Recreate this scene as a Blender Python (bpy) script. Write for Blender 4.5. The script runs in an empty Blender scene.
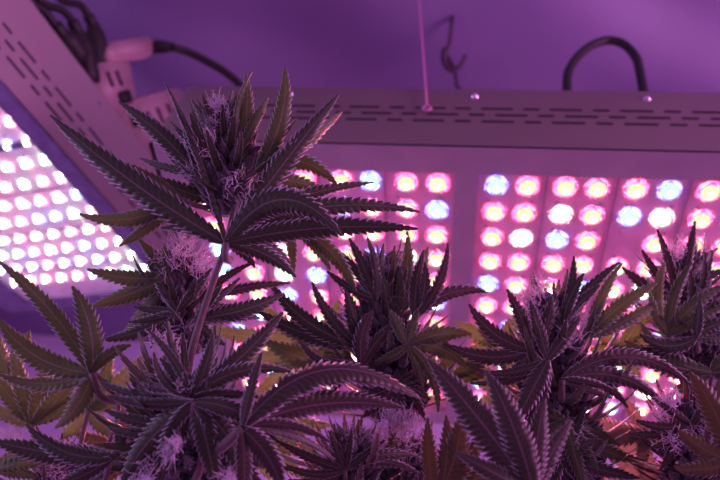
import bpy, bmesh, math, random
from mathutils import Vector, Matrix, noise

# ------------------------------------------------------------------ camera, world, light
C = bpy.context.scene.collection
SC = bpy.context.scene
Z0 = 0.95                                   # camera height over the tent floor
r_ = Vector((0.9901, 0.0523, 0.1303)).normalized()
f_ = Vector((-0.1342, 0.6263, 0.7679)); f_ = (f_ - r_ * f_.dot(r_)).normalized()
u_ = r_.cross(f_).normalized()
cam_d = bpy.data.cameras.new('camera'); cam = bpy.data.objects.new('camera', cam_d); C.objects.link(cam)
cam.matrix_world = Matrix(((r_.x, u_.x, -f_.x, 0), (r_.y, u_.y, -f_.y, 0), (r_.z, u_.z, -f_.z, Z0), (0, 0, 0, 1)))
cam_d.sensor_width = 36; cam_d.lens = 35; cam_d.clip_start = 0.01
cam_d.dof.use_dof = True; cam_d.dof.focus_distance = 0.31; cam_d.dof.aperture_fstop = 10
SC.camera = cam
CAM = Vector((0, 0, Z0))

world = bpy.data.worlds.new('world'); SC.world = world; world.use_nodes = True
bg = world.node_tree.nodes['Background']
bg.inputs['Color'].default_value = (0.46, 0.21, 0.50, 1); bg.inputs['Strength'].default_value = .6
SC.view_settings.view_transform = 'Standard'; SC.view_settings.look = 'None'
SC.view_settings.gamma = 1; SC.view_settings.use_curve_mapping = False
SC.view_settings.exposure = 0.22
CHIP = 1000.0                                # strength of the lamps' emitting chips

def area(name, loc, target, sx, sy, col, power):
    l = bpy.data.lights.new(name, 'AREA'); l.shape = 'RECTANGLE'; l.size = sx; l.size_y = sy; l.color = col; l.energy = power
    o = bpy.data.objects.new(name, l); C.objects.link(o); o.location = loc
    o.rotation_euler = (Vector(target) - Vector(loc)).to_track_quat('-Z', 'Y').to_euler(); return o
area('side_glow', (.93, .12, 1.36), (-.3, .34, 1.5), .5, .6, (1, .36, .85), 8)  # added light with no lamp behind it, brightens the left lamp's side
area('left_glow', (-.93, .05, 1.12), (0, .28, 1.28), .6, .7, (.66, .50, 1), 3.2)  # added light out of view, for lavender rims on the leaves

def at(x, y, d):                            # photo pixel + depth along the view axis -> world point
    return CAM + d * (f_ + r_ * ((x - 360) / 700) - u_ * ((y - 240) / 700))
def hit(x, y, p, n):                        # photo pixel on a plane of the place
    v = f_ + r_ * ((x - 360) / 700) - u_ * ((y - 240) / 700)
    return CAM + v * ((p - CAM).dot(n) / v.dot(n))

# ------------------------------------------------------------------ materials
def mat(name, col, rough=.5, metal=0, sheen=0, sheencol=(1, 1, 1), trans=0, bump=0, bscale=40, var=0, vscale=8):
    m = bpy.data.materials.new(name); m.use_nodes = True
    nt = m.node_tree; b = nt.nodes['Principled BSDF']
    b.inputs['Base Color'].default_value = (*col, 1); b.inputs['Roughness'].default_value = rough
    b.inputs['Metallic'].default_value = metal
    b.inputs['Sheen Weight'].default_value = sheen; b.inputs['Sheen Tint'].default_value = (*sheencol, 1)
    tc = nt.nodes.new('ShaderNodeTexCoord')
    n = nt.nodes.new('ShaderNodeTexNoise'); n.inputs['Scale'].default_value = vscale; n.inputs['Detail'].default_value = 4
    nt.links.new(tc.outputs['Object'], n.inputs['Vector'])
    mx = nt.nodes.new('ShaderNodeMix'); mx.data_type = 'RGBA'; mx.blend_type = 'MULTIPLY'
    mx.inputs[6].default_value = (*col, 1)
    rp = nt.nodes.new('ShaderNodeValToRGB'); rp.color_ramp.elements[0].color = (1 - var, 1 - var, 1 - var, 1); rp.color_ramp.elements[0].position = .35
    rp.color_ramp.elements[1].position = .65
    nt.links.new(n.outputs['Fac'], rp.inputs['Fac']); mx.inputs[0].default_value = 1
    nt.links.new(rp.outputs['Color'], mx.inputs[7]); nt.links.new(mx.outputs[2], b.inputs['Base Color'])
    if bump:
        n2 = nt.nodes.new('ShaderNodeTexNoise'); n2.inputs['Scale'].default_value = bscale; n2.inputs['Detail'].default_value = 5
        nt.links.new(tc.outputs['Object'], n2.inputs['Vector'])
        bp = nt.nodes.new('ShaderNodeBump'); bp.inputs['Strength'].default_value = bump; bp.inputs['Distance'].default_value = .004
        nt.links.new(n2.outputs['Fac'], bp.inputs['Height']); nt.links.new(bp.outputs['Normal'], b.inputs['Normal'])
    return m

def emit(name, col, s):
    m = bpy.data.materials.new(name); m.use_nodes = True; nt = m.node_tree; nt.nodes.clear()
    e = nt.nodes.new('ShaderNodeEmission'); o = nt.nodes.new('ShaderNodeOutputMaterial')
    e.inputs['Color'].default_value = (*col, 1); e.inputs['Strength'].default_value = s
    nt.links.new(e.outputs[0], o.inputs['Surface']); return m

def leafmat(name, col, vein, edge, translucency=.35, tcol=None, sv_=.45):
    """Leaf blade: uv.x runs across (0.5 = midrib), uv.y counts teeth. Midrib, side veins to every tooth, margin paled as a painted backlit rim."""
    m = bpy.data.materials.new(name); m.use_nodes = True; nt = m.node_tree; N = nt.nodes; L = nt.links
    b = N['Principled BSDF']; out = N['Material Output']
    uv = N.new('ShaderNodeUVMap'); sp = N.new('ShaderNodeSeparateXYZ'); L.new(uv.outputs['UV'], sp.inputs[0])
    def mth(op, a, c=None, d=None):
        n = N.new('ShaderNodeMath'); n.operation = op
        for i, v in enumerate((a, c, d)):
            if v is None: continue
            if isinstance(v, (int, float)): n.inputs[i].default_value = v
            else: L.new(v, n.inputs[i])
        return n.outputs[0]
    a = mth('ABSOLUTE', mth('MULTIPLY_ADD', sp.outputs[0], 2, -1))        # 0 midrib .. 1 margin
    mid = mth('LESS_THAN', a, .055)
    s = mth('FRACT', mth('ADD', mth('SUBTRACT', sp.outputs[1], mth('MULTIPLY', a, 1.7)), 50.4))
    sv = mth('LESS_THAN', mth('ABSOLUTE', mth('SUBTRACT', s, .5)), .075)
    margin = mth('GREATER_THAN', a, .91)  # pale margin paints in the rim glow of backlit leaves
    tc = N.new('ShaderNodeTexCoord'); ns = N.new('ShaderNodeTexNoise'); ns.inputs['Scale'].default_value = 45; ns.inputs['Detail'].default_value = 5
    L.new(tc.outputs['Object'], ns.inputs['Vector'])
    def mix(f, x, y):
        n = N.new('ShaderNodeMix'); n.data_type = 'RGBA'
        if isinstance(f, (int, float)): n.inputs[0].default_value = f
        else: L.new(f, n.inputs[0])
        for i, v in ((6, x), (7, y)):
            if isinstance(v, tuple): n.inputs[i].default_value = (*v, 1)
            else: L.new(v, n.inputs[i])
        return n.outputs[2]
    dark = tuple(c * .55 for c in col)
    base = mix(ns.outputs['Fac'], dark, tuple(c * 1.3 for c in col))
    base = mix(mth('MULTIPLY', sv, sv_), base, vein)
    base = mix(mth('MULTIPLY', mid, .9), base, vein)
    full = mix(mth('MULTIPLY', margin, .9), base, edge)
    L.new(full, b.inputs['Base Color']); b.inputs['Roughness'].default_value = .42
    b.inputs['Sheen Weight'].default_value = .16; b.inputs['Sheen Tint'].default_value = (.9, .8, 1, 1); b.inputs['Sheen Roughness'].default_value = .4
    bp = N.new('ShaderNodeBump'); bp.inputs['Strength'].default_value = .16; bp.inputs['Distance'].default_value = .0006
    L.new(mth('ADD', sv, mth('MULTIPLY', mid, 1.5)), bp.inputs['Height']); L.new(bp.outputs['Normal'], b.inputs['Normal'])
    tr = N.new('ShaderNodeBsdfTranslucent')
    L.new(mix(mth('MULTIPLY', mth('MAXIMUM', sv, mid), .5), tcol or tuple(c * 1.6 for c in col), vein), tr.inputs['Color'])
    ms = N.new('ShaderNodeMixShader'); ms.inputs[0].default_value = translucency
    L.new(b.outputs[0], ms.inputs[1]); L.new(tr.outputs[0], ms.inputs[2]); L.new(ms.outputs[0], out.inputs['Surface'])
    return m

MT = {
 'ceiling': mat('ceiling_fabric', (.24, .165, .36), .5, bump=.15, bscale=250, var=.2, vscale=3),  # darker copy of the white tent fabric; dim purple light put into colour
 'housing_shaded': mat('shaded_housing', (.245, .175, .185), .4, bump=.03, bscale=90, var=.06, vscale=12),  # the pale housing, darkened by colour for the shade on its near side
 'housing': mat('white_housing', (.42, .33, .36), .38, bump=.03, bscale=90, var=.06, vscale=12),
 'rim_shaded': mat('rim_shaded', (.20, .15, .36), .22, bump=.25, bscale=60, var=.35, vscale=60),  # lamp rim with its bluish shade and streaky reflections put into the colour
 'rim': mat('rim_metal', (.36, .27, .36), .28, bump=.05, bscale=60, var=.12, vscale=30),
 'slot': mat('slot_dark', (.03, .012, .03), .8),
 'board': mat('led_board', (.80, .36, .62), .4, bump=.05, bscale=70, var=.18, vscale=45),
 'board_pale': mat('led_board_pale', (.92, .84, .92), .4, var=.1, vscale=30),
 'groove': mat('board_groove', (.35, .15, .32), .6),
 'screw': mat('screw_metal', (.6, .5, .65), .25, metal=.8),
 'black': mat('black_rubber', (.022, .018, .02), .55, bump=.1, bscale=200),
 'plugwhite': mat('pale_plastic', (.62, .40, .46), .45, bump=.05, var=.25, vscale=25),
 'cord': mat('pink_cord', (.7, .25, .5), .6, bump=.4, bscale=400),
 'fabric': mat('tent_fabric', (.78, .58, .92), .5, bump=.15, bscale=250, var=.25, vscale=3),  # white fabric; the purple lamplight on the walls is put into the colour
 'floor': mat('tent_floor', (.55, .48, .55), .5, bump=.1, bscale=30, var=.1),
 'pot': mat('pot_fabric', (.03, .03, .035), .8, bump=.5, bscale=150),
 'soil': mat('soil', (.05, .03, .02), .9, bump=1, bscale=60, var=.5, vscale=30),
 'stem': mat('stem', (.16, .10, .11), .5, sheen=.3, sheencol=(.9, .7, 1), bump=.2, bscale=300, var=.3, vscale=60),
 'bud': mat('bud_calyx', (.10, .075, .10), .55, sheen=.6, sheencol=(.9, .75, 1), bump=.6, bscale=600, var=.5, vscale=120),
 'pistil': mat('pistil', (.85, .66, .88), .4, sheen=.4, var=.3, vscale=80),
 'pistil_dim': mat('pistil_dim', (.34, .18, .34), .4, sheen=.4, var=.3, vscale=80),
 'hook': mat('hook_dark', (.05, .02, .05), .5),
}
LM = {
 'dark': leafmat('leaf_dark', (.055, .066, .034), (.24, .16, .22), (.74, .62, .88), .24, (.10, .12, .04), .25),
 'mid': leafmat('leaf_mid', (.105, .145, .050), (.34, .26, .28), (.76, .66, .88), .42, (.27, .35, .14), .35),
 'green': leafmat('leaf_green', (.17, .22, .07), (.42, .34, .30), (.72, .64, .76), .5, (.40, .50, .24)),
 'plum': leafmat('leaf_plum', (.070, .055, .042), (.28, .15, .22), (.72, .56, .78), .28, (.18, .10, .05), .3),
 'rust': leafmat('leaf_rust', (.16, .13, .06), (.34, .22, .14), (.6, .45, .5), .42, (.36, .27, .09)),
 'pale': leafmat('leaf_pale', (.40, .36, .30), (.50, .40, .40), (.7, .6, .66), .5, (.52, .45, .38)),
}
LEDC = {  # chip light, lens, collar
 'R': ((1, .12, .22), (1.0, .82, .46), (.95, .05, .25)),
 'B': ((.12, .30, 1), (.56, .78, 1.0), (.10, .25, 1.0)),
 'W': ((1, .80, .60), (1.0, .90, .72), (.9, .5, .45)),
 'G': ((.55, 1, .45), (.8, 1.0, .75), (.25, .8, .35)),
}
LEDM = {}
for k, (a, b, c) in LEDC.items():
    LEDM[k] = [emit('led_chip_' + k, a, CHIP * {'R': 1, 'B': .8, 'W': .7, 'G': .6}[k]), emit('led_lens_' + k, b, 1.25 if k != 'R' else 1.1), emit('led_collar_' + k, c, 7)]
    LEDM[k + '2'] = [emit('led_chip2_' + k, tuple(.7 * v + .3 for v in a), CHIP * .12), emit('led_lens2_' + k, tuple(.7 * v + .3 for v in b), 1.8), emit('led_collar2_' + k, tuple(.75 * v + .25 for v in c), 40)]

# ------------------------------------------------------------------ helpers
def tag(o, label=None, cat=None, group=None, kind=None):
    for k, v in (('label', label), ('category', cat), ('group', group), ('kind', kind)):
        if v: o[k] = v
    return o
def obj(name, bm, mats, parent=None, smooth=True):
    me = bpy.data.meshes.new(name); bm.to_mesh(me); bm.free()
    for m in (mats if isinstance(mats, (list, tuple)) else [mats]): me.materials.append(m)
    if smooth:
        for p in me.polygons: p.use_smooth = True
    o = bpy.data.objects.new(name, me); C.objects.link(o)
    if parent is not None:
        o.parent = parent; o.matrix_parent_inverse = parent.matrix_basis.inverted()
    return o
def empty(name, loc, mw=None):
    o = bpy.data.objects.new(name, None); o.empty_display_size = .02; C.objects.link(o)
    o.matrix_basis = mw if mw is not None else Matrix.Translation(loc)
    return o
def box(bm, lo, hi, mi=0, bev=0, X=None):
    vs = [Vector((x, y, z)) for x in (lo[0], hi[0]) for y in (lo[1], hi[1]) for z in (lo[2], hi[2])]
    if X: vs = [X(v) for v in vs]
    v = [bm.verts.new(p) for p in vs]
    fs = [bm.faces.new([v[i] for i in q]) for q in ((0, 1, 3, 2), (4, 6, 7, 5), (0, 4, 5, 1), (2, 3, 7, 6), (0, 2, 6, 4), (1, 5, 7, 3))]
    for f in fs: f.material_index = mi
    if bev:
        es = list({e for f in fs for e in f.edges})
        r = bmesh.ops.bevel(bm, geom=es, offset=bev, segments=3, affect='EDGES', profile=.5)
        for f in r['faces']: f.material_index = mi
    return fs
def smoothpath(P, n=8):
    P = [Vector(p) for p in P]
    if len(P) < 3: return P
    Q = [P[0] * 2 - P[1]] + P + [P[-1] * 2 - P[-2]]; out = []
    for i in range(1, len(Q) - 2):
        a, b, c, d = Q[i - 1:i + 3]
        for k in range(n):
            t = k / n
            out.append(.5 * ((2 * b) + (c - a) * t + (2 * a - 5 * b + 4 * c - d) * t * t + (3 * b - a - 3 * c + d) * t ** 3))
    out.append(P[-1]); return out
def tube(bm, P, R, seg=8, mi=0, cap=True):
    """P: points, R: radius or list of radii"""
    n = len(P)
    if not isinstance(R, (list, tuple)): R = [R] * n
    elif len(R) != n: R = [R[0] + (R[-1] - R[0]) * i / (n - 1) for i in range(n)]
    up = Vector((.31, .22, .93)); rings = []
    T0 = (P[1] - P[0]).normalized(); a = T0.cross(up)
    if a.length < .05: a = T0.cross(Vector((1, 0, 0)))
    a.normalize()
    for i in range(n):
        T = (P[min(i + 1, n - 1)] - P[max(i - 1, 0)]).normalized()
        a = (a - T * a.dot(T)).normalized(); b = T.cross(a)
        rings.append([bm.verts.new(P[i] + R[i] * (a * math.cos(2 * math.pi * k / seg) + b * math.sin(2 * math.pi * k / seg))) for k in range(seg)])
    for i in range(n - 1):
        for k in range(seg):
            f = bm.faces.new((rings[i][k], rings[i][(k + 1) % seg], rings[i + 1][(k + 1) % seg], rings[i + 1][k])); f.material_index = mi
    if cap:
        bm.faces.new(rings[0][::-1]).material_index = mi; bm.faces.new(rings[-1]).material_index = mi
def frustum(bm, c, ax, r0, r1, h, seg=8, mi=0, cap0=False, cap1=True, rot=0):
    """ring at c with radius r0, ring at c+ax*h radius r1"""
    ax = ax.normalized(); a = ax.orthogonal().normalized(); b = ax.cross(a)
    R = []
    for r, o in ((r0, 0), (r1, h)):
        R.append([bm.verts.new(c + ax * o + r * (a * math.cos(2 * math.pi * k / seg + rot) + b * math.sin(2 * math.pi * k / seg + rot))) for k in range(seg)])
    for k in range(seg):
        bm.faces.new((R[0][k], R[0][(k + 1) % seg], R[1][(k + 1) % seg], R[1][k])).material_index = mi
    if cap1: bm.faces.new(R[1]).material_index = mi
    if cap0: bm.faces.new(R[0][::-1]).material_index = mi

# ------------------------------------------------------------------ the tent
def sheet(name, P, U, V, nu, nv, amp, seed, m):
    """fabric sheet with soft folds, P corner, U, V edge vectors"""
    bm = bmesh.new(); N = U.cross(V).normalized(); g = []
    for i in range(nu + 1):
        row = []
        for j in range(nv + 1):
            a, b = i / nu, j / nv
            p = P + U * a + V * b
            e = min(a, 1 - a, b, 1 - b) * 6; e = min(1, e)
            q = p + Vector((0, 0, seed * 3.1))
            d = noise.noise(Vector((q.x * 1.1 + q.y * .6, q.y * 3.3 - q.x * 1.0, q.z * 1.5))) + .8 * noise.noise(Vector((q.x * 3 + q.y * 2, q.y * 8 - q.x * 3, q.z * 4)))
            row.append(bm.verts.new(p + N * amp * d * e))
        g.append(row)
    for i in range(nu):
        for j in range(nv): bm.faces.new((g[i][j], g[i + 1][j], g[i + 1][j + 1], g[i][j + 1]))
    o = obj(name, bm, m); tag(o, kind='structure'); return o
XW, Y0, Y1, H = .98, -.7, 1.08, 1.9
sheet('floor', Vector((-XW, Y0, 0)), Vector((2 * XW, 0, 0)), Vector((0, Y1 - Y0, 0)), 20, 20, .0, 1, MT['floor'])
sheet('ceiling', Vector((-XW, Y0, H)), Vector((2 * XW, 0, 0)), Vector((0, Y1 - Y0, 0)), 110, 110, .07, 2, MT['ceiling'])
sheet('wall_far', Vector((-XW, Y1, 0)), Vector((2 * XW, 0, 0)), Vector((0, 0, H)), 60, 60, .02, 3, MT['fabric'])
sheet('wall_left', Vector((-XW, Y0, 0)), Vector((0, Y1 - Y0, 0)), Vector((0, 0, H)), 50, 50, .02, 4, MT['fabric'])
sheet('wall_right', Vector((XW, Y0, 0)), Vector((0, Y1 - Y0, 0)), Vector((0, 0, H)), 50, 50, .02, 5, MT['fabric'])

# ------------------------------------------------------------------ the lamps
def led_mesh(kind, s=1.0):
    """one diode in lamp coordinates, shining to -z: square base, collar, rounded lens, chip"""
    bm = bmesh.new(); D = Vector((0, 0, -1))
    frustum(bm, Vector((0, 0, 0)), D, .0058 * s, .0055 * s, .0016, 4, 2, rot=math.pi / 4)
    frustum(bm, Vector((0, 0, -.0016)), D, .0056 * s, .0052 * s, .0020, 12, 1, cap1=False)
    frustum(bm, Vector((0, 0, -.0036)), D, .0052 * s, .0030 * s, .0012, 12, 1, cap1=False)
    frustum(bm, Vector((0, 0, -.0048)), D, .0030 * s, .0016 * s, .0005, 12, 1, cap1=False)
    frustum(bm, Vector((0, 0, -.0053)), D, .0016 * s, .0015 * s, .0001, 10, 0)
    me = bpy.data.meshes.new('led'); bm.to_mesh(me); bm.free()
    for m in LEDM[kind]: me.materials.append(m)
    return me
LEDMESH = {k: led_mesh(k, 1.15 if '2' not in k else .88) for k in LEDM}

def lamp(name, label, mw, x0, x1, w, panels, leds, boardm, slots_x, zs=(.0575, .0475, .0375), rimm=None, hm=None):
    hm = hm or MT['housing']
    rimm = rimm or MT['rim']
    """mw: matrix of the lamp frame: x along, y across (away from the vented side), z up, origin at the near bottom edge.
    panels: list of (x0,x1,y0,y1); leds: list of (x, y, kind)"""
    t = empty(name, None, mw); tag(t, label, 'grow light', 'ceiling-hung LED grow lights')
    def add(n, bm, mats, par=t, sm=True):
        o = obj(n, bm, mats, None, sm); o.parent = par; return o
    hh = .094
    # housing: rounded shell with open underside, near-side vent slots as dark dashes painting the shade of openings
    bm = bmesh.new()
    R = .016
    def prof(y, z): return (y, z)
    ring = []
    pts = [(0, 0)] + [(0, hh - .004), (.0015, hh - .001), (.005, hh)] + \
          [(w - R + R * math.sin(a), hh - R + R * math.cos(a)) for a in (0.001, .5, 1.05)] + [(w, hh - R), (w, 0)]
    xs = [x0, x0 + .002, x0 + .006, x0 + .012, x1 - .012, x1 - .006, x1 - .002, x1]
    ins = [.004, .002, .0006, 0, 0, .0006, .002, .004]
    rings = []
    for x, i in zip(xs, ins):
        rings.append([bm.verts.new((x, min(max(y, i), w - i), min(z, hh - i * .8))) for y, z in pts])
    for a, b in zip(rings, rings[1:]):
        for k in range(len(pts) - 1): bm.faces.new((a[k], a[k + 1], b[k + 1], b[k]))
    bm.faces.new(rings[0]); bm.faces.new(rings[-1][::-1])
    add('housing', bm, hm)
    # underside rim with window openings
    bm = bmesh.new()
    ys = sorted({0, w, panels[0][2], panels[0][3]}); xx = sorted({x0 + .004, x1 - .004} | {p[0] for p in panels} | {p[1] for p in panels})
    for i in range(len(xx) - 1):
        for j in range(len(ys) - 1):
            mx, my = (xx[i] + xx[i + 1]) / 2, (ys[j] + ys[j + 1]) / 2
            if any(p[0] < mx < p[1] and p[2] < my < p[3] for p in panels): continue
            box(bm, (xx[i], ys[j], -.0008), (xx[i + 1], ys[j + 1], .0022))
    bmesh.ops.remove_doubles(bm, verts=bm.verts, dist=1e-5)
    add('rim', bm, rimm, sm=False)
    for p in panels:
        bm = bmesh.new()
        box(bm, (p[0] - .001, p[2] - .001, .003), (p[1] + .001, p[3] + .001, .006), 0)
        n = 4; pw = (p[1] - p[0]) / n
        for k in range(1, n): box(bm, (p[0] + k * pw - .0006, p[2], .0022), (p[0] + k * pw + .0006, p[3], .0031), 1)
        for k in range(n * 2):                                        # copper tracks and small resistors
            for q in range(10):
                x = p[0] + pw * (k + .5) / 2 + .0085 * (1 if k % 2 else -1) * .4; y = p[2] + .018 + q * .025 + .008
                if y < p[3] - .01: box(bm, (x - .0012, y - .0006, .0022), (x + .0012, y + .0006, .0031), 1)
        add('led_board', bm, [boardm, MT['groove']], sm=False)
    # vent slots (three staggered rows of dashes)
    bm = bmesh.new()
    z3, z2, z1 = zs
    for zz, off in ((z3, 0), (z2, .0105), (z1, 0)):
        x = slots_x[0] + off; k = 0
        while x < slots_x[1]:
            L = (.0125, .0245)[k % 2]
            a, b = x, min(x + L, slots_x[1]); h = .0013
            n0 = 4; pv = []
            for s_, cx in ((1, b - h), (-1, a + h)):
                for q in range(n0 + 1):
                    th = -math.pi / 2 + math.pi * q / n0
                    pv.append((cx + s_ * h * math.cos(th), zz + s_ * h * math.sin(th)))
            f1 = [bm.verts.new((px, -.0004, pz)) for px, pz in pv]; f2 = [bm.verts.new((px, .002, pz)) for px, pz in pv]
            bm.faces.new(f1)
            for q in range(len(pv)): bm.faces.new((f1[q], f2[q], f2[(q + 1) % len(pv)], f1[(q + 1) % len(pv)]))
            x += L + .0075; k += 1
    add('vent_slots', bm, MT['slot'], sm=False)
    for sx in (x0 + .095, (x0 + x1) / 2 + .01, x1 - .095):
        bm = bmesh.new()
        frustum(bm, Vector((sx, 0, .078)), Vector((0, -1, 0)), .0034, .0026, .0016, 14)
        frustum(bm, Vector((sx, -.0016, .078)), Vector((0, -1, 0)), .0012, .001, .0003, 6)
        add('screw', bm, MT['screw'], sm=False)
    # diodes: the 100 that show largest are parts of their own
    rest = bmesh.new(); rm = []; 
    for i, (x, y, k) in enumerate(leds):
        if i < 100:
            o = bpy.data.objects.new('led', LEDMESH[k]); C.objects.link(o); o.parent = t; o.location = (x, y, .003)
        else:
            b2 = bmesh.new(); b2.from_mesh(LEDMESH[k])
            base = len(rm)
            if LEDM[k][0] not in rm: rm.extend(LEDM[k])
            o3 = rm.index(LEDM[k][0])
            vm = {}
            for v in b2.verts: vm[v] = rest.verts.new(v.co + Vector((x, y, .003)))
            for f in b2.faces: rest.faces.new([vm[v] for v in f.verts]).material_index = f.material_index + o3
            b2.free()
    if rm: tag(add('led_array', rest, rm, sm=False), kind='stuff')
    else: rest.free()
    return t

HB = Z0 + .4378; FY = .267
rng = random.Random(5)
colx = [-.1995, -.173, -.1454, -.117, -.0882, -.0658, -.0383, -.0146, .0291, .0519, .0792, .1018, .1288, .1523, .1796, .2026]
known = {0: 'RRBRRBRR' + 'BRRRRBRR', 1: 'RWRRBRRB' + 'RRWRBWRB', 2: 'RRBRRRRR' + 'RWBRrRRR', 3: 'BRWRRBGR' + 'RRRRRRRR',
         4: 'BRGBRWRR' + 'BRRBRGRR', 5: 'RRBRRRRB' + 'RRRRRRWR', 6: 'RBRRBRWR' + 'RBRRRRBR', 7: 'BRRRBRRR' + 'RRWRRWRR',
         8: 'RRRRRRRR' + 'RGRRBGRR', 9: 'RBRRBRRR' + 'BRRRRRWR', 10: 'RRWRRBRR' + 'RRGRRBRR'}
leds = []
for r in range(11):
    for c in range(16):
        k = known[r][c]
        if k == 'r': continue
        leds.append((colx[c], .301 - FY + .025 * r, k, r, c))
def seen(l):
    return (l[3] > 6) * 100 + l[3] * 3 + (l[4] < 4) * 25
leds.sort(key=seen)
mw1 = Matrix.Translation((0, FY, HB))
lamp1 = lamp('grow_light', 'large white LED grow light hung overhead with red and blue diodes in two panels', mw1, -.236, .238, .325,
     [(-.2125, -.0022, .0222, .305), (.0150, .2160, .0222, .305)], [l[:3] for l in leds], MT['board'], (-.16, .232), hm=MT['housing_shaded'])

A2 = Vector((.27145, .94542, .18028)).normalized(); B2 = Vector((-.96143, .25775, .09595)); B2 = (B2 - A2 * A2.dot(B2)).normalized(); N2 = A2.cross(B2)
T2 = Vector((-.39224, .37497, .53583 + Z0)) - B2 * .029
mw2 = Matrix(((A2.x, B2.x, N2.x, T2.x), (A2.y, B2.y, N2.y, T2.y), (A2.z, B2.z, N2.z, T2.z), (0, 0, 0, 1)))
leds = []
for i in range(-9, 7):
    for j in range(9):
        k = rng.choices('RBWG', (5, 3, 5, 1))[0]
        if j in (1, 3) and i % 2: k = 'W'
        leds.append((i * .025 + .0, .029 + j * .0249, k + '2', -i, j))
leds.sort(key=lambda l: l[3])
lamp2 = lamp('grow_light', 'glaring white LED grow light slanting down the upper left corner', mw2, -.285, .212, .29,
     [(-.262, -.052, .0225, .2435), (-.046, .1875, .0225, .2435)], [l[:3] for l in leds], MT['board_pale'], (-.25, .165), (.046, .035, .024), MT['rim_shaded'])

# ------------------------------------------------------------------ things on and above the lamps
def W2(a, b, n): return mw2 @ Vector((a, b, n))
def box_pts(bm, lo, hi, bev, X, mi=0): box(bm, lo, hi, mi, bev, X)
def on2(x, y, b=.05):                        # photo pixel -> point of the upright plane above lamp two
    return hit(x, y, W2(0, b, 0), B2)
def loc2(p): return mw2.inverted() @ p
X2 = lambda v: mw2 @ v
# power supply boxes lying on the slanting lamp
def prism(bm, px, b, D, bev=.004):
    """body whose near face has this outline, with real thickness D along the lamp's width"""
    f = [bm.verts.new(X2(Vector((q.x, q.y, max(q.z, .0946))))) for q in (loc2(on2(x, y, b)) for x, y in px)]; g = [bm.verts.new(v.co + B2 * D) for v in f]; n = len(f)
    bm.faces.new(f[::-1]); bm.faces.new(g)
    for k in range(n): bm.faces.new((f[k], f[(k + 1) % n], g[(k + 1) % n], g[k]))
    bmesh.ops.recalc_face_normals(bm, faces=bm.faces)
    bmesh.ops.bevel(bm, geom=list(bm.edges), offset=bev, segments=3, affect='EDGES')
def crate(label, px, b, D, ridges, sock):
    t = empty('power_adapter', on2(*px[-1], b)); tag(t, label, 'power adapter')
    bm = bmesh.new(); prism(bm, px, b, D); obj('body', bm, MT['plugwhite'], t)
    bm = bmesh.new()
    for x, y in ridges:
        prism(bm, [(x, y), (x + 3, y - 1), (x + 9, y + 14), (x + 6, y + 15)], b - .001, .003, .0004)
    obj('grip_ridges', bm, MT['hook'], t)
    bm = bmesh.new(); x, y = sock; prism(bm, [(x, y), (x + 10, y - 3), (x + 14, y + 9), (x + 4, y + 13)], b - .004, .008, .001); obj('socket', bm, MT['black'], t)
crate('pale pink-lit power adapter box at the end of the big grow light', [(124, 116), (140, 99), (181, 87), (192, 98), (194, 150), (154, 172)], .012, .05, ((146, 112), (156, 108), (166, 104)), (132, 114))
crate('pale upright power adapter beside the cluster of black plugs', [(90, 92), (98, 63), (131, 58), (139, 98), (118, 126)], .014, .04, ((106, 72), (115, 71)), (120, 92))
PB = .012
t = empty('power_plug', on2(116, 58, PB)); tag(t, 'pinkish-white plug lying on the upright adapter, feeding a black cable', 'plug')
bm = bmesh.new(); prism(bm, [(111, 61), (115, 41), (155, 35), (160, 50), (150, 58)], PB, .03, .005); obj('plug_body', bm, MT['plugwhite'], t)
c0 = (on2(157, 44, PB) + B2 * .015); c1 = at(172, 47, .83)
bm = bmesh.new(); tube(bm, [c0, c0.lerp(c1, .6), c1], [.009, .008, .0055], 10); obj('strain_relief', bm, MT['black'], t)
bm = bmesh.new()
tube(bm, smoothpath([c1, at(190, 53, .84), at(208, 62, .84), at(225, 72, .84), at(240, 85, .84), at(256, 104, .83), Vector((-.14, .47, HB + .12)), Vector((-.13, .50, HB + .0995))]), .0048, 10)
tag(obj('power_cable', bm, MT['black']), 'black power cable arching from the pinkish-white plug over to the grow light', 'cable')
# three black cords with moulded plugs at the upper left
for n_, (path, plug, lab) in enumerate((
    ([(14, -30), (30, 1), (45, 12), (55, 25)], [(55, 25), (62, 42), (76, 66)], 'lowest of the three black cords, closest to the slanting lamp'),
    ([(18, -40), (40, 0), (62, 10), (72, 20)], [(72, 20), (81, 42), (90, 84)], 'middle one of the three black cords at the upper left'),
    ([(30, -45), (58, -3), (80, 5), (88, 15)], [(88, 15), (95, 34), (99, 88)], 'outermost of the three black cords, nearest the pale adapters'))):
    b = .008 + .013 * n_
    t = empty('black_cord', on2(*plug[-1], b)); tag(t, lab, 'power cord', 'black cords at the slanting lamp')
    bm = bmesh.new(); tube(bm, smoothpath([on2(x, y, b) for x, y in path]), .0042, 10); obj('cord', bm, MT['black'], t)
    bm = bmesh.new(); q = smoothpath([on2(x, y, b) for x, y in plug], 5); q = [X2(Vector((k.x, k.y, max(k.z, .1065)))) for k in map(loc2, q)]
    rr = [.0058, .0066, .0062, .0066, .0075, .0105, .0115, .0115, .0115, .012, .0105]
    tube(bm, q, (rr + [.0105] * len(q))[:len(q)], 12); obj('plug', bm, MT['black'], t)
# arching black cable on top of lamp one
PY = Vector((0, FY + .045, 0)); NY = Vector((0, 1, 0))
bm = bmesh.new()
arch = [(566, 98), (567, 84), (573, 63), (589, 47), (607, 40.5), (623, 44), (635, 56), (640, 72), (637, 98)]
pp = [hit(x, y, PY, NY) for x, y in arch]
for k in (0, -1): pp[k].z = HB + .092
tube(bm, smoothpath(pp), .0034 * 1.35, 12)
tag(obj('cable_loop', bm, MT['black']), 'black cable arching in a loop on top of the large grow light', 'cable')
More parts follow.
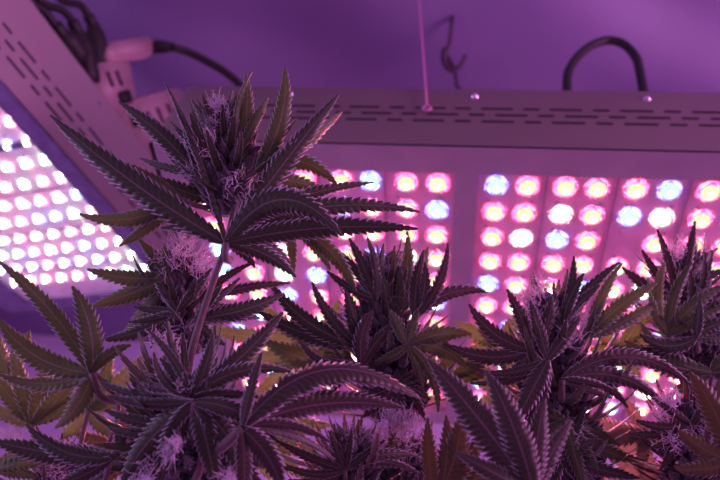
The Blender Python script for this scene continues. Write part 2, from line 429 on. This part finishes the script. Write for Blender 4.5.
# thin pink cord and its little hook
FP = Vector((0, FY - .003, 0))
bm = bmesh.new(); e = hit(427, 107, FP, NY); 
top = hit(414, -67, FP, NY); v = (top - e); top = e + v * ((H - e.z) / v.z) 
tube(bm, [e + (top - e) * (k / 12) for k in range(13)], .0009, 8)
t = empty('hanging_cord', e); tag(t, 'thin pink cord running up to the ceiling from the big grow light', 'cord')
obj('cord', bm, MT['cord'], t)
bm = bmesh.new(); tube(bm, [e + Vector((.0032 * math.sin(a), 0, .0032 * math.cos(a) - .002)) for a in [k * math.pi / 8 for k in range(17)]], .0011, 8)
obj('hook_ring', bm, MT['cord'], t)
bm = bmesh.new()
hk = [at(452, 20, .93), at(450, 40, .93), at(447, 52, .93), at(450, 62, .93), at(455, 72, .93), at(457, 86, .93)]
tp = hk[0].copy(); tp.z = H + .0
t = empty('ceiling_hanger', tp); tag(t, 'dark rope hanger with a hook below the tent ceiling, beside the pink cord', 'hanger')
tube(bm, smoothpath([tp] + hk), .0028, 8); tube(bm, smoothpath([hk[5], at(462, 96, .86), Vector((.03, FY + .10, HB + .092))]), .0024, 8)
obj('rope', bm, MT['hook'], t)
bm = bmesh.new()
tube(bm, smoothpath([at(446, 48, .92), at(444, 60, .92), at(451, 70, .92), at(460, 66, .92), at(466, 55, .92)]), [.005, .0075, .008, .005, .0025], 10)
obj('hook', bm, MT['hook'], t)

#PLANTS
# ------------------------------------------------------------------ leaf building
def wprof(t): return (t ** .62) * ((1 - t) ** .95) / .563
def leaflet(bm, P0, Pc, P1, w, nrm, teeth, mi, fold=.25, uvl=None, rnd=random, wav=.0):
    """serrated blade along the quadratic curve P0-Pc-P1; w = full width; nrm = facing direction"""
    rows = []
    L = (P1 - P0).length
    ss = []
    for i in range(teeth):
        ss += [(i, .70, 0), (i + .42, .90, .10), (i + .86, 1.10, .42)]
    ss.append((teeth, 0, 0))
    ph = rnd.random() * 6
    tn = teeth
    jit = [1 + .14 * (rnd.random() - .5) for _ in range(teeth + 1)]
    for s, ew, sh in ss:
        t = s / tn
        p = P0 * (1 - t) ** 2 + Pc * 2 * t * (1 - t) + P1 * t * t
        T = ((Pc - P0) * (1 - t) + (P1 - Pc) * t).normalized()
        S = T.cross(nrm)
        if S.length < 1e-3: S = T.orthogonal()
        S.normalize(); Nn = S.cross(T).normalized()
        tt = min(max(t, .012), .995)
        hw = w * .5 * wprof(tt) + .0004
        k = min(1, t * 7) ;  k2 = min(1, (1 - t) * 5)
        j = jit[min(int(s), teeth)]
        e_ = (1 + (ew - 1) * k) * (j if ew > 1 else 1); shv = T * (sh * L / tn * k * k2 * .9)
        row = []
        for u in (-1, -.5, 0, .5, 1):
            if abs(u) == 1:
                q = p + S * (u * hw * e_) + shv - Nn * (fold * hw) + Nn * (wav * hw * math.sin(ph + s * 1.3 + u))
            elif u: q = p + S * (u * hw * .95) - Nn * (fold * hw * .35) + shv * .25
            else: q = p.copy()
            row.append((bm.verts.new(q), (u + 1) / 2, s))
        rows.append(row)
    for a, b in zip(rows, rows[1:]):
        for k in range(4):
            q = (a[k], a[k + 1], b[k + 1], b[k])
            try: f = bm.faces.new([v[0] for v in q])
            except ValueError: continue
            f.material_index = mi
            for lp, v in zip(f.loops, q): lp[uvl].uv = (v[1], v[2])
PXD = 1 / 700
def fan(plant, c, d, L, m='mid', root=None, wn=0, seed=0, pr=.0011):
    """one compound leaf. c centre px, d depth, L list of (tipx, tipy, width px, bend px, tip depth offset[, face roll])"""
    rnd = random.Random(int(c[0] * 7 + c[1] * 13 + seed))
    bm = bmesh.new(); uvl = bm.loops.layers.uv.new('UVMap')
    Pc0 = at(c[0], c[1], d)
    for l in L:
        x, y, w, b, dz = l[:5]; roll = l[5] if len(l) > 5 else rnd.uniform(-.45, .45)
        bs = l[6] if len(l) > 6 else c
        dx, dy = x - bs[0], y - bs[1]; ln = math.hypot(dx, dy) + 1e-6
        ux, uy = dx / ln, dy / ln
        mx, my = (bs[0] + x) / 2 + uy * b * 2, (bs[1] + y) / 2 - ux * b * 2
        p0 = at(bs[0], bs[1], d if bs is c else d + .002); p1 = at(x, y, d + dz); pm = at(mx, my, d + dz * .25 + rnd.uniform(-.006, .003) * ln / 100)
        view = (CAM - (p0 + p1) / 2).normalized(); T = (p1 - p0).normalized()
        nrm = (Matrix.Rotation(roll, 3, T) @ view)
        teeth = max(6, min(26, int(ln / 7.2 + 3)))
        leaflet(bm, p0, pm, p1, w * (d + dz * .4) * PXD * 1.04 / max(.5, math.cos(roll)), nrm, teeth, 0, rnd.uniform(.12, .32), uvl, rnd, .10)
    if root is None:                      # petiole to the nearest point of the plant's stems
        root = min(STEMS[plant.name], key=lambda q: (q - Pc0).length)
    if root is not None:
        r = Vector(root); mid = (Pc0 + r) / 2 + Vector((0, 0, -.004))
        tube(bm, smoothpath([Pc0, mid, r], 5), [pr * .9, pr * 1.2], 6, 1)
    # blade thickness kept tiny but real
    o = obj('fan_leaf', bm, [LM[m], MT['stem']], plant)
    md = o.modifiers.new('thick', 'SOLIDIFY'); md.thickness = .00022; md.offset = 0
    return o

def bud(plant, axis, rad, n, seed, hairs=40, hairc=None, bright=True, sugar=34, sm='dark', hl=1.0):
    """flower cluster along a path of (x, y, depth); rad px at start, middle, end"""
    rnd = random.Random(seed)
    P = smoothpath([at(*a) for a in axis], 10); dmean = axis[0][2]
    def rr(t): 
        a, b, c = rad
        return ((a + (b - a) * t * 2) if t < .5 else (b + (c - b) * (t - .5) * 2)) * dmean * PXD
    def pt(t):
        f = t * (len(P) - 1); i = min(int(f), len(P) - 2); return P[i].lerp(P[i + 1], f - i), (P[i + 1] - P[i]).normalized()
    bm = bmesh.new()
    # calyxes: small pointed teardrops
    for k in range(n):
        t = rnd.random(); p, T = pt(t); th = rnd.random() * 6.283
        a = T.orthogonal().normalized(); a = Matrix.Rotation(th, 3, T) @ a
        r = rr(t); q = p + a * r * rnd.uniform(.35, .9)
        ax = (a * rnd.uniform(.5, 1.1) + T * .8).normalized(); s = rnd.uniform(.8, 1.35) * .0024
        e1 = ax.orthogonal().normalized(); e2 = ax.cross(e1); rings = []
        for z, w in ((0, .55), (.7, 1.0), (1.5, .8), (2.4, .3)):
            rings.append([bm.verts.new(q + ax * z * s + (e1 * math.cos(u) + e2 * math.sin(u)) * w * s) for u in (0, 1.257, 2.513, 3.77, 5.027)])
        tipv = bm.verts.new(q + ax * 3.4 * s)
        for A, B in zip(rings, rings[1:]):
            for u in range(5): bm.faces.new((A[u], A[(u + 1) % 5], B[(u + 1) % 5], B[u]))
        for u in range(5): bm.faces.new((rings[-1][u], rings[-1][(u + 1) % 5], tipv))
    tube(bm, P, [rr(0) * .55, rr(1) * .3 + .0005], 8)
    body = obj('flower_bud', bm, MT['bud'], plant)
    # sugar leaves
    bm = bmesh.new(); uvl = bm.loops.layers.uv.new('UVMap')
    for k in range(sugar):
        t = (k + .5) / sugar; p, T = pt(t); th = k * 2.4 + rnd.uniform(-.4, .4)
        a = Matrix.Rotation(th, 3, T) @ T.orthogonal().normalized()
        r = rr(t); q = p + a * r * .35
        up = rnd.uniform(.35, 1.3) * (.55 + t)
        ln = r * rnd.uniform(1.3, 2.3) + .006
        e = q + (a + T * up).normalized() * ln; mc = q + (a * 1.2 + T * up * .5).normalized() * ln * .5 + T * ln * .05
        leaflet(bm, q, mc, e, ln * rnd.uniform(.17, .26), T * .8 - a * .6 + Vector((rnd.uniform(-.5, .5), rnd.uniform(-.5, .5), 0)), 6, 0, .3, uvl, rnd)
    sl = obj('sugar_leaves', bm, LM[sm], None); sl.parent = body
    # pistils
    if hairs:
        bm = bmesh.new()
        for k in range(int(hairs * 2.4)):
            if hairc:
                hx, hy, hr, hd = hairc[k % len(hairc)]
                ang = rnd.random() * 6.283; q = at(hx + math.cos(ang) * hr * rnd.random() ** .6, hy + math.sin(ang) * hr * rnd.random() ** .6, hd + rnd.uniform(-.004, .004))
                t0 = min(range(len(P)), key=lambda i: (P[i] - q).length); a = (q - P[t0]); a = a.normalized() if a.length > 1e-5 else Vector((1, 0, 0)); T = pt(.5)[1]
            else:
                t = rnd.random(); p, T = pt(t); a = Matrix.Rotation(rnd.random() * 6.283, 3, T) @ T.orthogonal().normalized(); q = p + a * rr(t) * .85
            l = rnd.uniform(.003, .0075) * hl
            d1 = (a * .8 + T * rnd.uniform(-.2, 1) + Vector((rnd.uniform(-.7, .7), rnd.uniform(-.7, .7), rnd.uniform(-.6, .6)))).normalized()
            d2 = (d1 + Vector((rnd.uniform(-1, 1), rnd.uniform(-1, 1), rnd.uniform(-1, 1)))).normalized()
            d3 = (d2 + Vector((rnd.uniform(-1, 1), rnd.uniform(-1, 1), rnd.uniform(-1, 1)))).normalized()
            tube(bm, [q - d1 * .001, q + d1 * l * .35, q + d1 * l * .35 + d2 * l * .35, q + d1 * l * .35 + d2 * l * .35 + d3 * l * .3], [.00021, .00009], 4, 0, False)
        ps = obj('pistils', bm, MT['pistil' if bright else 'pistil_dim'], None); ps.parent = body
    return body

STEMS = {}
def plant(label, stems, pot, potlabel):
    """stems: list of (pixel path with depth, r px base, r px end, join to the pot?)"""
    base = Vector((pot[0], pot[1], .30))
    t = empty('cannabis_plant', base); tag(t, label, 'plant', None)
    for path, r0, r1, down in stems:
        P = [at(*p) for p in path]
        if down:
            p = P[0]; P = [base + Vector((0, 0, -.014)), base.lerp(p, .35) + Vector((0, 0, .0)), base.lerp(p, .75)] + P
        bm = bmesh.new(); P = smoothpath(P, 8); STEMS.setdefault(t.name, []).extend(P); tube(bm, P, [r0 * .00028, r1 * .00024], 9); obj('stem', bm, MT['stem'], t)
    # its pot
    p = empty('plant_pot', Vector((pot[0], pot[1], 0))); tag(p, potlabel, 'pot', 'fabric pots under the plants')
    bm = bmesh.new(); N = 28; pr = [(.0, .001), (.10, .001), (.106, .03), (.112, .29), (.114, .31), (.110, .31), (.107, .285), (.0, .285)]
    rg = [[bm.verts.new((pot[0] + r * math.cos(2 * math.pi * k / N), pot[1] + r * math.sin(2 * math.pi * k / N), z)) for k in range(N)] for r, z in pr[1:-1]]
    for a, b in zip(rg, rg[1:]):
        for k in range(N): bm.faces.new((a[k], a[(k + 1) % N], b[(k + 1) % N], b[k]))
    bm.faces.new(rg[0][::-1]); obj('pot_wall', bm, MT['pot'], p)
    bm = bmesh.new(); c = bm.verts.new((pot[0], pot[1], .288)); ring = [bm.verts.new((pot[0] + .1068 * math.cos(2 * math.pi * k / N), pot[1] + .1068 * math.sin(2 * math.pi * k / N), .284)) for k in range(N)]
    for k in range(N): bm.faces.new((c, ring[k], ring[(k + 1) % N]))
    obj('soil', bm, MT['soil'], p)
    return t

# ------------------------------------------------------------------ plant one: tall, left of centre
a = plant('tall cannabis plant whose top cola overlaps the left end of the big grow light',
    [([(140, 620, .30), (165, 480, .30), (185, 385, .31), (192, 350, .31), (207, 300, .312), (226, 243, .312), (238, 190, .315)], 11, 5, True),
     ([(165, 480, .30), (170, 420, .33), (176, 350, .335), (178, 300, .335)], 6, 4, False),
     ([(150, 540, .30), (200, 470, .27), (194, 410, .265)], 8, 4, False)],
    (-.14, .24), 'black fabric pot holding the tall left-centre plant')
bud(a, [(236, 215, .325), (228, 170, .325), (226, 118, .33)], (20, 29, 9), 330, 1, 110, [(206, 138, 10, .318), (222, 120, 10, .322), (218, 105, 7, .322), (205, 150, 8, .315), (240, 190, 20, .31), (190, 172, 8, .315)], sugar=46)
bud(a, [(192, 355, .335), (182, 310, .335), (178, 262, .335)], (16, 24, 12), 240, 2, 95, [(192, 256, 17, .325), (182, 246, 10, .325), (200, 268, 12, .325), (170, 262, 12, .325), (178, 330, 14, .325)], sugar=34, hl=1.25)
bud(a, [(200, 480, .30), (190, 440, .29), (186, 395, .28)], (44, 42, 26), 420, 3, 160, [(172, 352, 12, .30), (160, 345, 12, .30), (183, 388, 6, .265), (175, 440, 6, .25), (170, 452, 8, .255), (145, 470, 14, .26), (225, 475, 8, .26), (163, 372, 12, .29)], sugar=60)
rA = at(226, 245, .312)
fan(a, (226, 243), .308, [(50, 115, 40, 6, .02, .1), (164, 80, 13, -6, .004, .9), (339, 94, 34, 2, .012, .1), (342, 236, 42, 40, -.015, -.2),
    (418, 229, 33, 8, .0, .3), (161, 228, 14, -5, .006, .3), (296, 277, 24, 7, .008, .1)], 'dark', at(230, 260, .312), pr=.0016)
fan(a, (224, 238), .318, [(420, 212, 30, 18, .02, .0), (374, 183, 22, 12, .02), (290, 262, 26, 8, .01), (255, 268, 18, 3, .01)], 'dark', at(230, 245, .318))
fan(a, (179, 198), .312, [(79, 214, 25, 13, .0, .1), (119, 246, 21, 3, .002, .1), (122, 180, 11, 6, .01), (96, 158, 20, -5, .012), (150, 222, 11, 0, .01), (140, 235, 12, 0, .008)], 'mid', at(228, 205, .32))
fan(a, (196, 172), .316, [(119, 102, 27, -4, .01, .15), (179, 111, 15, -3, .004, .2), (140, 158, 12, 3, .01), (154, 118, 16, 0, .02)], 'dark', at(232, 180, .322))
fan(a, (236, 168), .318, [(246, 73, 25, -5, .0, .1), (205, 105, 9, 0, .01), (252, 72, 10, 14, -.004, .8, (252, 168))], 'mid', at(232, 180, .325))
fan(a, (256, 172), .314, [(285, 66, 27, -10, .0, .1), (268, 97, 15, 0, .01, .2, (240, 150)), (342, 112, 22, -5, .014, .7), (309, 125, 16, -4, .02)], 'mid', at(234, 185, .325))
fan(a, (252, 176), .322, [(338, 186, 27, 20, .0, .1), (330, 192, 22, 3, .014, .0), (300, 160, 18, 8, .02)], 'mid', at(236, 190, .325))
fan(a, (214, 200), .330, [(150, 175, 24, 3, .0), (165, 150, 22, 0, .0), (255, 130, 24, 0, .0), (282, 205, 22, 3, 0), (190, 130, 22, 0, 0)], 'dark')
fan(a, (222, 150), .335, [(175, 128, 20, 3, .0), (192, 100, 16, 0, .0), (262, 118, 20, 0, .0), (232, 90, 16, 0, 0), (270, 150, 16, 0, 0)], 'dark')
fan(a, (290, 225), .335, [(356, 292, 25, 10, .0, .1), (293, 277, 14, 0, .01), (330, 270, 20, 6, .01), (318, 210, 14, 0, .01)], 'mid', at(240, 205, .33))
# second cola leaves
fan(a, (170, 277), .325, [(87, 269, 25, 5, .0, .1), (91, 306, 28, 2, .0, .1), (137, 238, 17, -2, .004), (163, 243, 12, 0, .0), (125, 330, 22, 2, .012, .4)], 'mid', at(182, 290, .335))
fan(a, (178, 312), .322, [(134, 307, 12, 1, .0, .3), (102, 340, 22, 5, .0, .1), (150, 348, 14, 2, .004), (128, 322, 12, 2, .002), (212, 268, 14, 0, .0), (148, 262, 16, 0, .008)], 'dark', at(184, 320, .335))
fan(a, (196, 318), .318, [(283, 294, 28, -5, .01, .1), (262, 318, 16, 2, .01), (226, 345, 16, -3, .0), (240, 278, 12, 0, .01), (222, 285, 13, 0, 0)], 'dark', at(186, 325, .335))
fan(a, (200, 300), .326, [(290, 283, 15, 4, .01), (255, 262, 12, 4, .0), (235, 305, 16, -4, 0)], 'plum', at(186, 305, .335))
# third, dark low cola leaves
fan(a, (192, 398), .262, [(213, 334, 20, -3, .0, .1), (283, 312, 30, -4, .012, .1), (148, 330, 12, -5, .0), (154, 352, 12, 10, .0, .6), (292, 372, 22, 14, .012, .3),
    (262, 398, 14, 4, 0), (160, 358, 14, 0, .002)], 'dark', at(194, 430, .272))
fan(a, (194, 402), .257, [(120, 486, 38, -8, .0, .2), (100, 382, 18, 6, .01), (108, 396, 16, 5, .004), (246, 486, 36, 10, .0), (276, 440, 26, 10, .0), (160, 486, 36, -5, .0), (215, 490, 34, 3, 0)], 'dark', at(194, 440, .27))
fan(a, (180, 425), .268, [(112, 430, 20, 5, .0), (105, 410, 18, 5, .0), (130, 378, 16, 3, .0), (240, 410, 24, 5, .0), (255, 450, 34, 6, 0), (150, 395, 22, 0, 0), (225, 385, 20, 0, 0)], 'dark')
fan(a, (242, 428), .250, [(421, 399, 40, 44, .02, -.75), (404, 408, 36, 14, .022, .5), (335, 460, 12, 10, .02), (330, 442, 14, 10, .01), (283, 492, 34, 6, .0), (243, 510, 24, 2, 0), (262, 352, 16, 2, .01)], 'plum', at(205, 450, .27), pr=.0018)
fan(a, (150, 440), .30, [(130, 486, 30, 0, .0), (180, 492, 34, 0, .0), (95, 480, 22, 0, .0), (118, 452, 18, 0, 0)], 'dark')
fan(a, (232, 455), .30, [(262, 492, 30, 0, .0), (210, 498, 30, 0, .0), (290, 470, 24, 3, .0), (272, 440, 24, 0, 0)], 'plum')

# ------------------------------------------------------------------ plant two: broad fan leaves at the lower left
b = plant('leafy cannabis plant with broad green fan leaves low in the left corner',
    [([(60, 620, .31), (80, 500, .31), (110, 440, .315), (118, 402, .30), (94, 374, .29)], 8, 3, True),
     ([(90, 560, .31), (60, 480, .33), (35, 425, .33)], 6, 3, False)], (-.40, .16), 'black fabric pot under the broad-leaved corner plant')
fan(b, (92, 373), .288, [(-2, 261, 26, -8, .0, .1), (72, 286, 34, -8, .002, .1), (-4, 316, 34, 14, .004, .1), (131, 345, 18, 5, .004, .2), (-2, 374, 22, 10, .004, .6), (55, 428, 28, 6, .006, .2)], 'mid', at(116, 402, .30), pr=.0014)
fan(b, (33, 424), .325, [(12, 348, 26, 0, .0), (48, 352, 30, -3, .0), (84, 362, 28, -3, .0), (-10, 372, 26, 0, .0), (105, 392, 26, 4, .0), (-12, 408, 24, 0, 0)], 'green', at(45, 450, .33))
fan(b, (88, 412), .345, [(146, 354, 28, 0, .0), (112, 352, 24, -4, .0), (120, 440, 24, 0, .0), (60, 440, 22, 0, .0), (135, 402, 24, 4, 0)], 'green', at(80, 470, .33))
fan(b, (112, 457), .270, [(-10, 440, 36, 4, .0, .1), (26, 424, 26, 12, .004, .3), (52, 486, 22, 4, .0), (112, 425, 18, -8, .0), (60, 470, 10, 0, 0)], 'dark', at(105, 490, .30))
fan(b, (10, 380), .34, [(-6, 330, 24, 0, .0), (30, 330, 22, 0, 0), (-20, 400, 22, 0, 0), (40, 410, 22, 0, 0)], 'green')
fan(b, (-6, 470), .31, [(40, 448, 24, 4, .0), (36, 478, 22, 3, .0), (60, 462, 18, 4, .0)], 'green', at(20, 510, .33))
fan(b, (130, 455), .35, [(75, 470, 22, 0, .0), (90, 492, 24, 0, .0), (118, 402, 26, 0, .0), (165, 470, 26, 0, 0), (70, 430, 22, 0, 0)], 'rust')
bud(b, [(55, 530, .335), (58, 490, .335), (60, 455, .335)], (20, 22, 10), 140, 9, 160, [(55, 462, 20, .32), (85, 468, 14, .32), (12, 440, 12, .325)], sugar=26)

# ------------------------------------------------------------------ plant three: middle cola
c = plant('cannabis plant with the upright middle cola in front of the gap between panels',
    [([(420, 650, .35), (405, 520, .35), (392, 430, .35), (388, 340, .35), (382, 270, .352)], 11, 5, True),
     ([(410, 540, .35), (355, 500, .32), (348, 470, .32)], 5, 3, False), ([(410, 540, .35), (408, 480, .34), (405, 450, .34)], 5, 3, False)], (.03, .50), 'black fabric pot holding the middle plant')
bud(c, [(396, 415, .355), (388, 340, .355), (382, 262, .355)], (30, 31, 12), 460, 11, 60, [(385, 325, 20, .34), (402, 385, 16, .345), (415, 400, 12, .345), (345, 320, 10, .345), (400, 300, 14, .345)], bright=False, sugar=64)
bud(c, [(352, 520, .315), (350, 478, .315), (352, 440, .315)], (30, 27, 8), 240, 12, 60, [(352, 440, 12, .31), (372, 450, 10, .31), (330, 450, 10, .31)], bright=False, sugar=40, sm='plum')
bud(c, [(404, 520, .335), (404, 480, .335), (404, 448, .335)], (24, 22, 8), 180, 13, 220, [(415, 440, 18, .325), (390, 425, 14, .33), (376, 440, 12, .33), (432, 455, 14, .33), (404, 425, 14, .33)], sugar=34, sm='plum')
fan(c, (376, 300), .34, [(349, 238, 17, -2, .0), (367, 238, 12, -5, .0, .4), (327, 271, 14, 3, .0), (337, 250, 15, -3, .006), (384, 243, 13, 0, .004)], 'dark', at(384, 315, .352))
fan(c, (397, 315), .343, [(407, 231, 19, -5, .0, .1), (428, 247, 22, -4, .006, .1), (399, 271, 13, -2, -.003), (375, 262, 12, 0, .0)], 'mid', at(388, 325, .352))
fan(c, (415, 318), .336, [(448, 243, 16, -8, .0, .1), (424, 250, 20, 3, .006), (488, 292, 21, 12, .01, .1), (425, 262, 18, -4, .0)], 'plum', at(390, 335, .352))
fan(c, (408, 345), .332, [(472, 334, 26, 5, .006, .1), (467, 369, 27, 9, .006, .1), (438, 412, 15, 9, .006), (423, 388, 14, 3, .002), (390, 310, 18, 0, .0), (418, 308, 14, 0, .0), (375, 362, 14, 3, .0)], 'mid', at(392, 355, .352))
fan(c, (356, 345), .340, [(269, 281, 26, 10, .006, .1), (312, 282, 17, 5, .0, .1), (256, 310, 26, 6, .01, .1), (345, 288, 24, -3, .0), (300, 326, 18, 6, .004)], 'dark', at(388, 365, .352))
fan(c, (350, 358), .350, [(262, 338, 36, 10, .01, .1), (285, 305, 30, 4, .01), (268, 368, 28, 5, .01), (322, 300, 16, 0, .01), (300, 392, 24, -4, .0)], 'green', at(388, 380, .352))
fan(c, (318, 342), .372, [(196, 326, 28, 4, .0), (214, 368, 30, 4, .0), (248, 298, 26, 4, .0), (250, 398, 26, 0, .0), (340, 300, 20, 0, 0)], 'green', at(388, 400, .352))
fan(c, (362, 366), .334, [(299, 340, 14, 12, .0), (318, 356, 12, 3, .0), (373, 310, 22, 6, .0), (330, 395, 14, -3, .004), (398, 322, 18, 4, 0)], 'plum', at(390, 385, .35))
fan(c, (398, 385), .336, [(440, 376, 16, 6, .0), (430, 400, 14, 3, 0), (352, 404, 22, 0, 0), (362, 418, 20, 0, .0), (425, 420, 16, 3, 0), (398, 430, 22, 0, .0), (375, 425, 18, 0, 0)], 'plum', at(394, 395, .352))
fan(c, (345, 470), .300, [(276, 440, 14, 3, .0), (280, 462, 12, 8, .0), (288, 480, 10, 6, .0), (418, 456, 17, 8, .01, .1), (420, 474, 12, 10, .01), (352, 430, 10, 0, 0), (330, 433, 10, 0, 0), (385, 440, 11, 0, 0)], 'plum', at(350, 500, .31))
fan(c, (252, 440), .36, [(332, 425, 34, 5, .0), (320, 455, 30, 3, .0), (290, 400, 26, 3, .0), (310, 480, 26, 0, .0), (270, 480, 26, 0, 0)], 'green')
fan(c, (450, 378), .37, [(500, 350, 24, 0, .0), (492, 372, 20, 0, .0), (415, 350, 26, 0, .0), (440, 340, 22, 0, 0)], 'mid')
fan(c, (395, 400), .375, [(430, 370, 22, 0, .0), (345, 380, 24, 0, .0), (450, 400, 16, 0, .0), (360, 350, 22, 0, 0)], 'pale')

# ------------------------------------------------------------------ plant four: right of centre
d = plant('cannabis plant with a thick dark cola right of centre, plum leaves at its foot',
    [([(560, 680, .33), (562, 560, .33), (562, 460, .335), (556, 380, .335), (550, 310, .335)], 12, 5, True),
     ([(562, 620, .30), (545, 540, .27), (532, 492, .255)], 8, 4, False)], (.20, .24), 'black fabric pot holding the plant right of centre')
bud(d, [(566, 490, .345), (558, 400, .345), (550, 300, .345)], (34, 36, 14), 560, 21, 130, [(543, 290, 9, .335), (533, 298, 9, .335), (525, 302, 7, .335), (583, 320, 8, .335), (592, 375, 12, .34), (538, 318, 8, .335), (570, 335, 12, .33), (585, 395, 12, .34)], sugar=76, hl=1.2)
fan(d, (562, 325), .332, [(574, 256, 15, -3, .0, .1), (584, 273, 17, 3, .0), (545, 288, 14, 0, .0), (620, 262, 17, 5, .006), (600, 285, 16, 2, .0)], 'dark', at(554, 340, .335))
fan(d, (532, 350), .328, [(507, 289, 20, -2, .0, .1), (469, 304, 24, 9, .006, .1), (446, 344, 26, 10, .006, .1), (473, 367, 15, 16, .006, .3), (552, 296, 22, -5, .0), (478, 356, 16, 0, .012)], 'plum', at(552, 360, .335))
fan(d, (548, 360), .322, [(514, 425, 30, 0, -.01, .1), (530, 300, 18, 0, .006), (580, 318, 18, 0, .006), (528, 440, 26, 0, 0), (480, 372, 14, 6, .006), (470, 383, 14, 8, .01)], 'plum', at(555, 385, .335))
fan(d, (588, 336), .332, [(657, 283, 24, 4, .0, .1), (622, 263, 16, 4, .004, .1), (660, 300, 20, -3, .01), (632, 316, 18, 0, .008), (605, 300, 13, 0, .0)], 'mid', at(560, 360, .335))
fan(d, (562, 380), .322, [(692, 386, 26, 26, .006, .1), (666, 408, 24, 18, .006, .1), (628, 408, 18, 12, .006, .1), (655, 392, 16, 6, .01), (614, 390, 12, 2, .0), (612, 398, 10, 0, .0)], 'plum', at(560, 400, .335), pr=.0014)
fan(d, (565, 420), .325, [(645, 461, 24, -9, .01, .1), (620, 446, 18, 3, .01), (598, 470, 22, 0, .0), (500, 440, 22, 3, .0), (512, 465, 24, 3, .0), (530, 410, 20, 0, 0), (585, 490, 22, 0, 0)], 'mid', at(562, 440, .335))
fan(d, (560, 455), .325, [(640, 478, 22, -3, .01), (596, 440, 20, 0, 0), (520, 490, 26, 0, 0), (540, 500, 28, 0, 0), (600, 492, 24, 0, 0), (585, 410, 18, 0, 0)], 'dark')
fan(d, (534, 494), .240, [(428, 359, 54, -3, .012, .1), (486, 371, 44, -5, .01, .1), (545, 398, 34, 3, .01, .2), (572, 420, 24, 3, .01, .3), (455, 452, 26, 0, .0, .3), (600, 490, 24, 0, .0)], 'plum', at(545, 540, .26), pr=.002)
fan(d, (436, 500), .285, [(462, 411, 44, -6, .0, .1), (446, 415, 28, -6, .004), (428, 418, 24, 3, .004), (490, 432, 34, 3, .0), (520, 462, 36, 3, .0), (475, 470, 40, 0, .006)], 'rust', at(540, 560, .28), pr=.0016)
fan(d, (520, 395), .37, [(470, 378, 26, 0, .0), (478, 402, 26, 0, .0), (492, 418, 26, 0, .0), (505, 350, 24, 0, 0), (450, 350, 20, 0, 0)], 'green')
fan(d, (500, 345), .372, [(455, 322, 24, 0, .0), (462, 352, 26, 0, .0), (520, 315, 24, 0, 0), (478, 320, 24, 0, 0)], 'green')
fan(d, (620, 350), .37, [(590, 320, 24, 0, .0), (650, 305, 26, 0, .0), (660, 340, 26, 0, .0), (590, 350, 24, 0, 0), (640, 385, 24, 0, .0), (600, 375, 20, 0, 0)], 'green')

# ------------------------------------------------------------------ plant five: right edge
e5 = plant('cannabis plant at the right edge with a spiky top cola and rusty lower leaves',
    [([(720, 660, .36), (712, 520, .36), (702, 400, .36), (690, 330, .36), (682, 290, .36)], 11, 5, True),
     ([(712, 520, .36), (700, 480, .33), (694, 450, .33)], 5, 3, False)], (.46, .42), 'black fabric pot of the right-edge plant')
bud(e5, [(700, 380, .365), (692, 320, .365), (680, 266, .365)], (30, 30, 12), 340, 31, 130, [(672, 256, 12, .355), (680, 250, 8, .355), (700, 300, 12, .355), (695, 345, 16, .355), (712, 345, 12, .355), (670, 300, 8, .355)], sugar=50)
bud(e5, [(704, 500, .33), (694, 455, .33), (685, 408, .335)], (26, 30, 12), 280, 32, 180, [(672, 400, 10, .325), (664, 412, 10, .325), (700, 400, 12, .33), (680, 440, 16, .32), (712, 430, 14, .32)], sugar=48, sm='plum')
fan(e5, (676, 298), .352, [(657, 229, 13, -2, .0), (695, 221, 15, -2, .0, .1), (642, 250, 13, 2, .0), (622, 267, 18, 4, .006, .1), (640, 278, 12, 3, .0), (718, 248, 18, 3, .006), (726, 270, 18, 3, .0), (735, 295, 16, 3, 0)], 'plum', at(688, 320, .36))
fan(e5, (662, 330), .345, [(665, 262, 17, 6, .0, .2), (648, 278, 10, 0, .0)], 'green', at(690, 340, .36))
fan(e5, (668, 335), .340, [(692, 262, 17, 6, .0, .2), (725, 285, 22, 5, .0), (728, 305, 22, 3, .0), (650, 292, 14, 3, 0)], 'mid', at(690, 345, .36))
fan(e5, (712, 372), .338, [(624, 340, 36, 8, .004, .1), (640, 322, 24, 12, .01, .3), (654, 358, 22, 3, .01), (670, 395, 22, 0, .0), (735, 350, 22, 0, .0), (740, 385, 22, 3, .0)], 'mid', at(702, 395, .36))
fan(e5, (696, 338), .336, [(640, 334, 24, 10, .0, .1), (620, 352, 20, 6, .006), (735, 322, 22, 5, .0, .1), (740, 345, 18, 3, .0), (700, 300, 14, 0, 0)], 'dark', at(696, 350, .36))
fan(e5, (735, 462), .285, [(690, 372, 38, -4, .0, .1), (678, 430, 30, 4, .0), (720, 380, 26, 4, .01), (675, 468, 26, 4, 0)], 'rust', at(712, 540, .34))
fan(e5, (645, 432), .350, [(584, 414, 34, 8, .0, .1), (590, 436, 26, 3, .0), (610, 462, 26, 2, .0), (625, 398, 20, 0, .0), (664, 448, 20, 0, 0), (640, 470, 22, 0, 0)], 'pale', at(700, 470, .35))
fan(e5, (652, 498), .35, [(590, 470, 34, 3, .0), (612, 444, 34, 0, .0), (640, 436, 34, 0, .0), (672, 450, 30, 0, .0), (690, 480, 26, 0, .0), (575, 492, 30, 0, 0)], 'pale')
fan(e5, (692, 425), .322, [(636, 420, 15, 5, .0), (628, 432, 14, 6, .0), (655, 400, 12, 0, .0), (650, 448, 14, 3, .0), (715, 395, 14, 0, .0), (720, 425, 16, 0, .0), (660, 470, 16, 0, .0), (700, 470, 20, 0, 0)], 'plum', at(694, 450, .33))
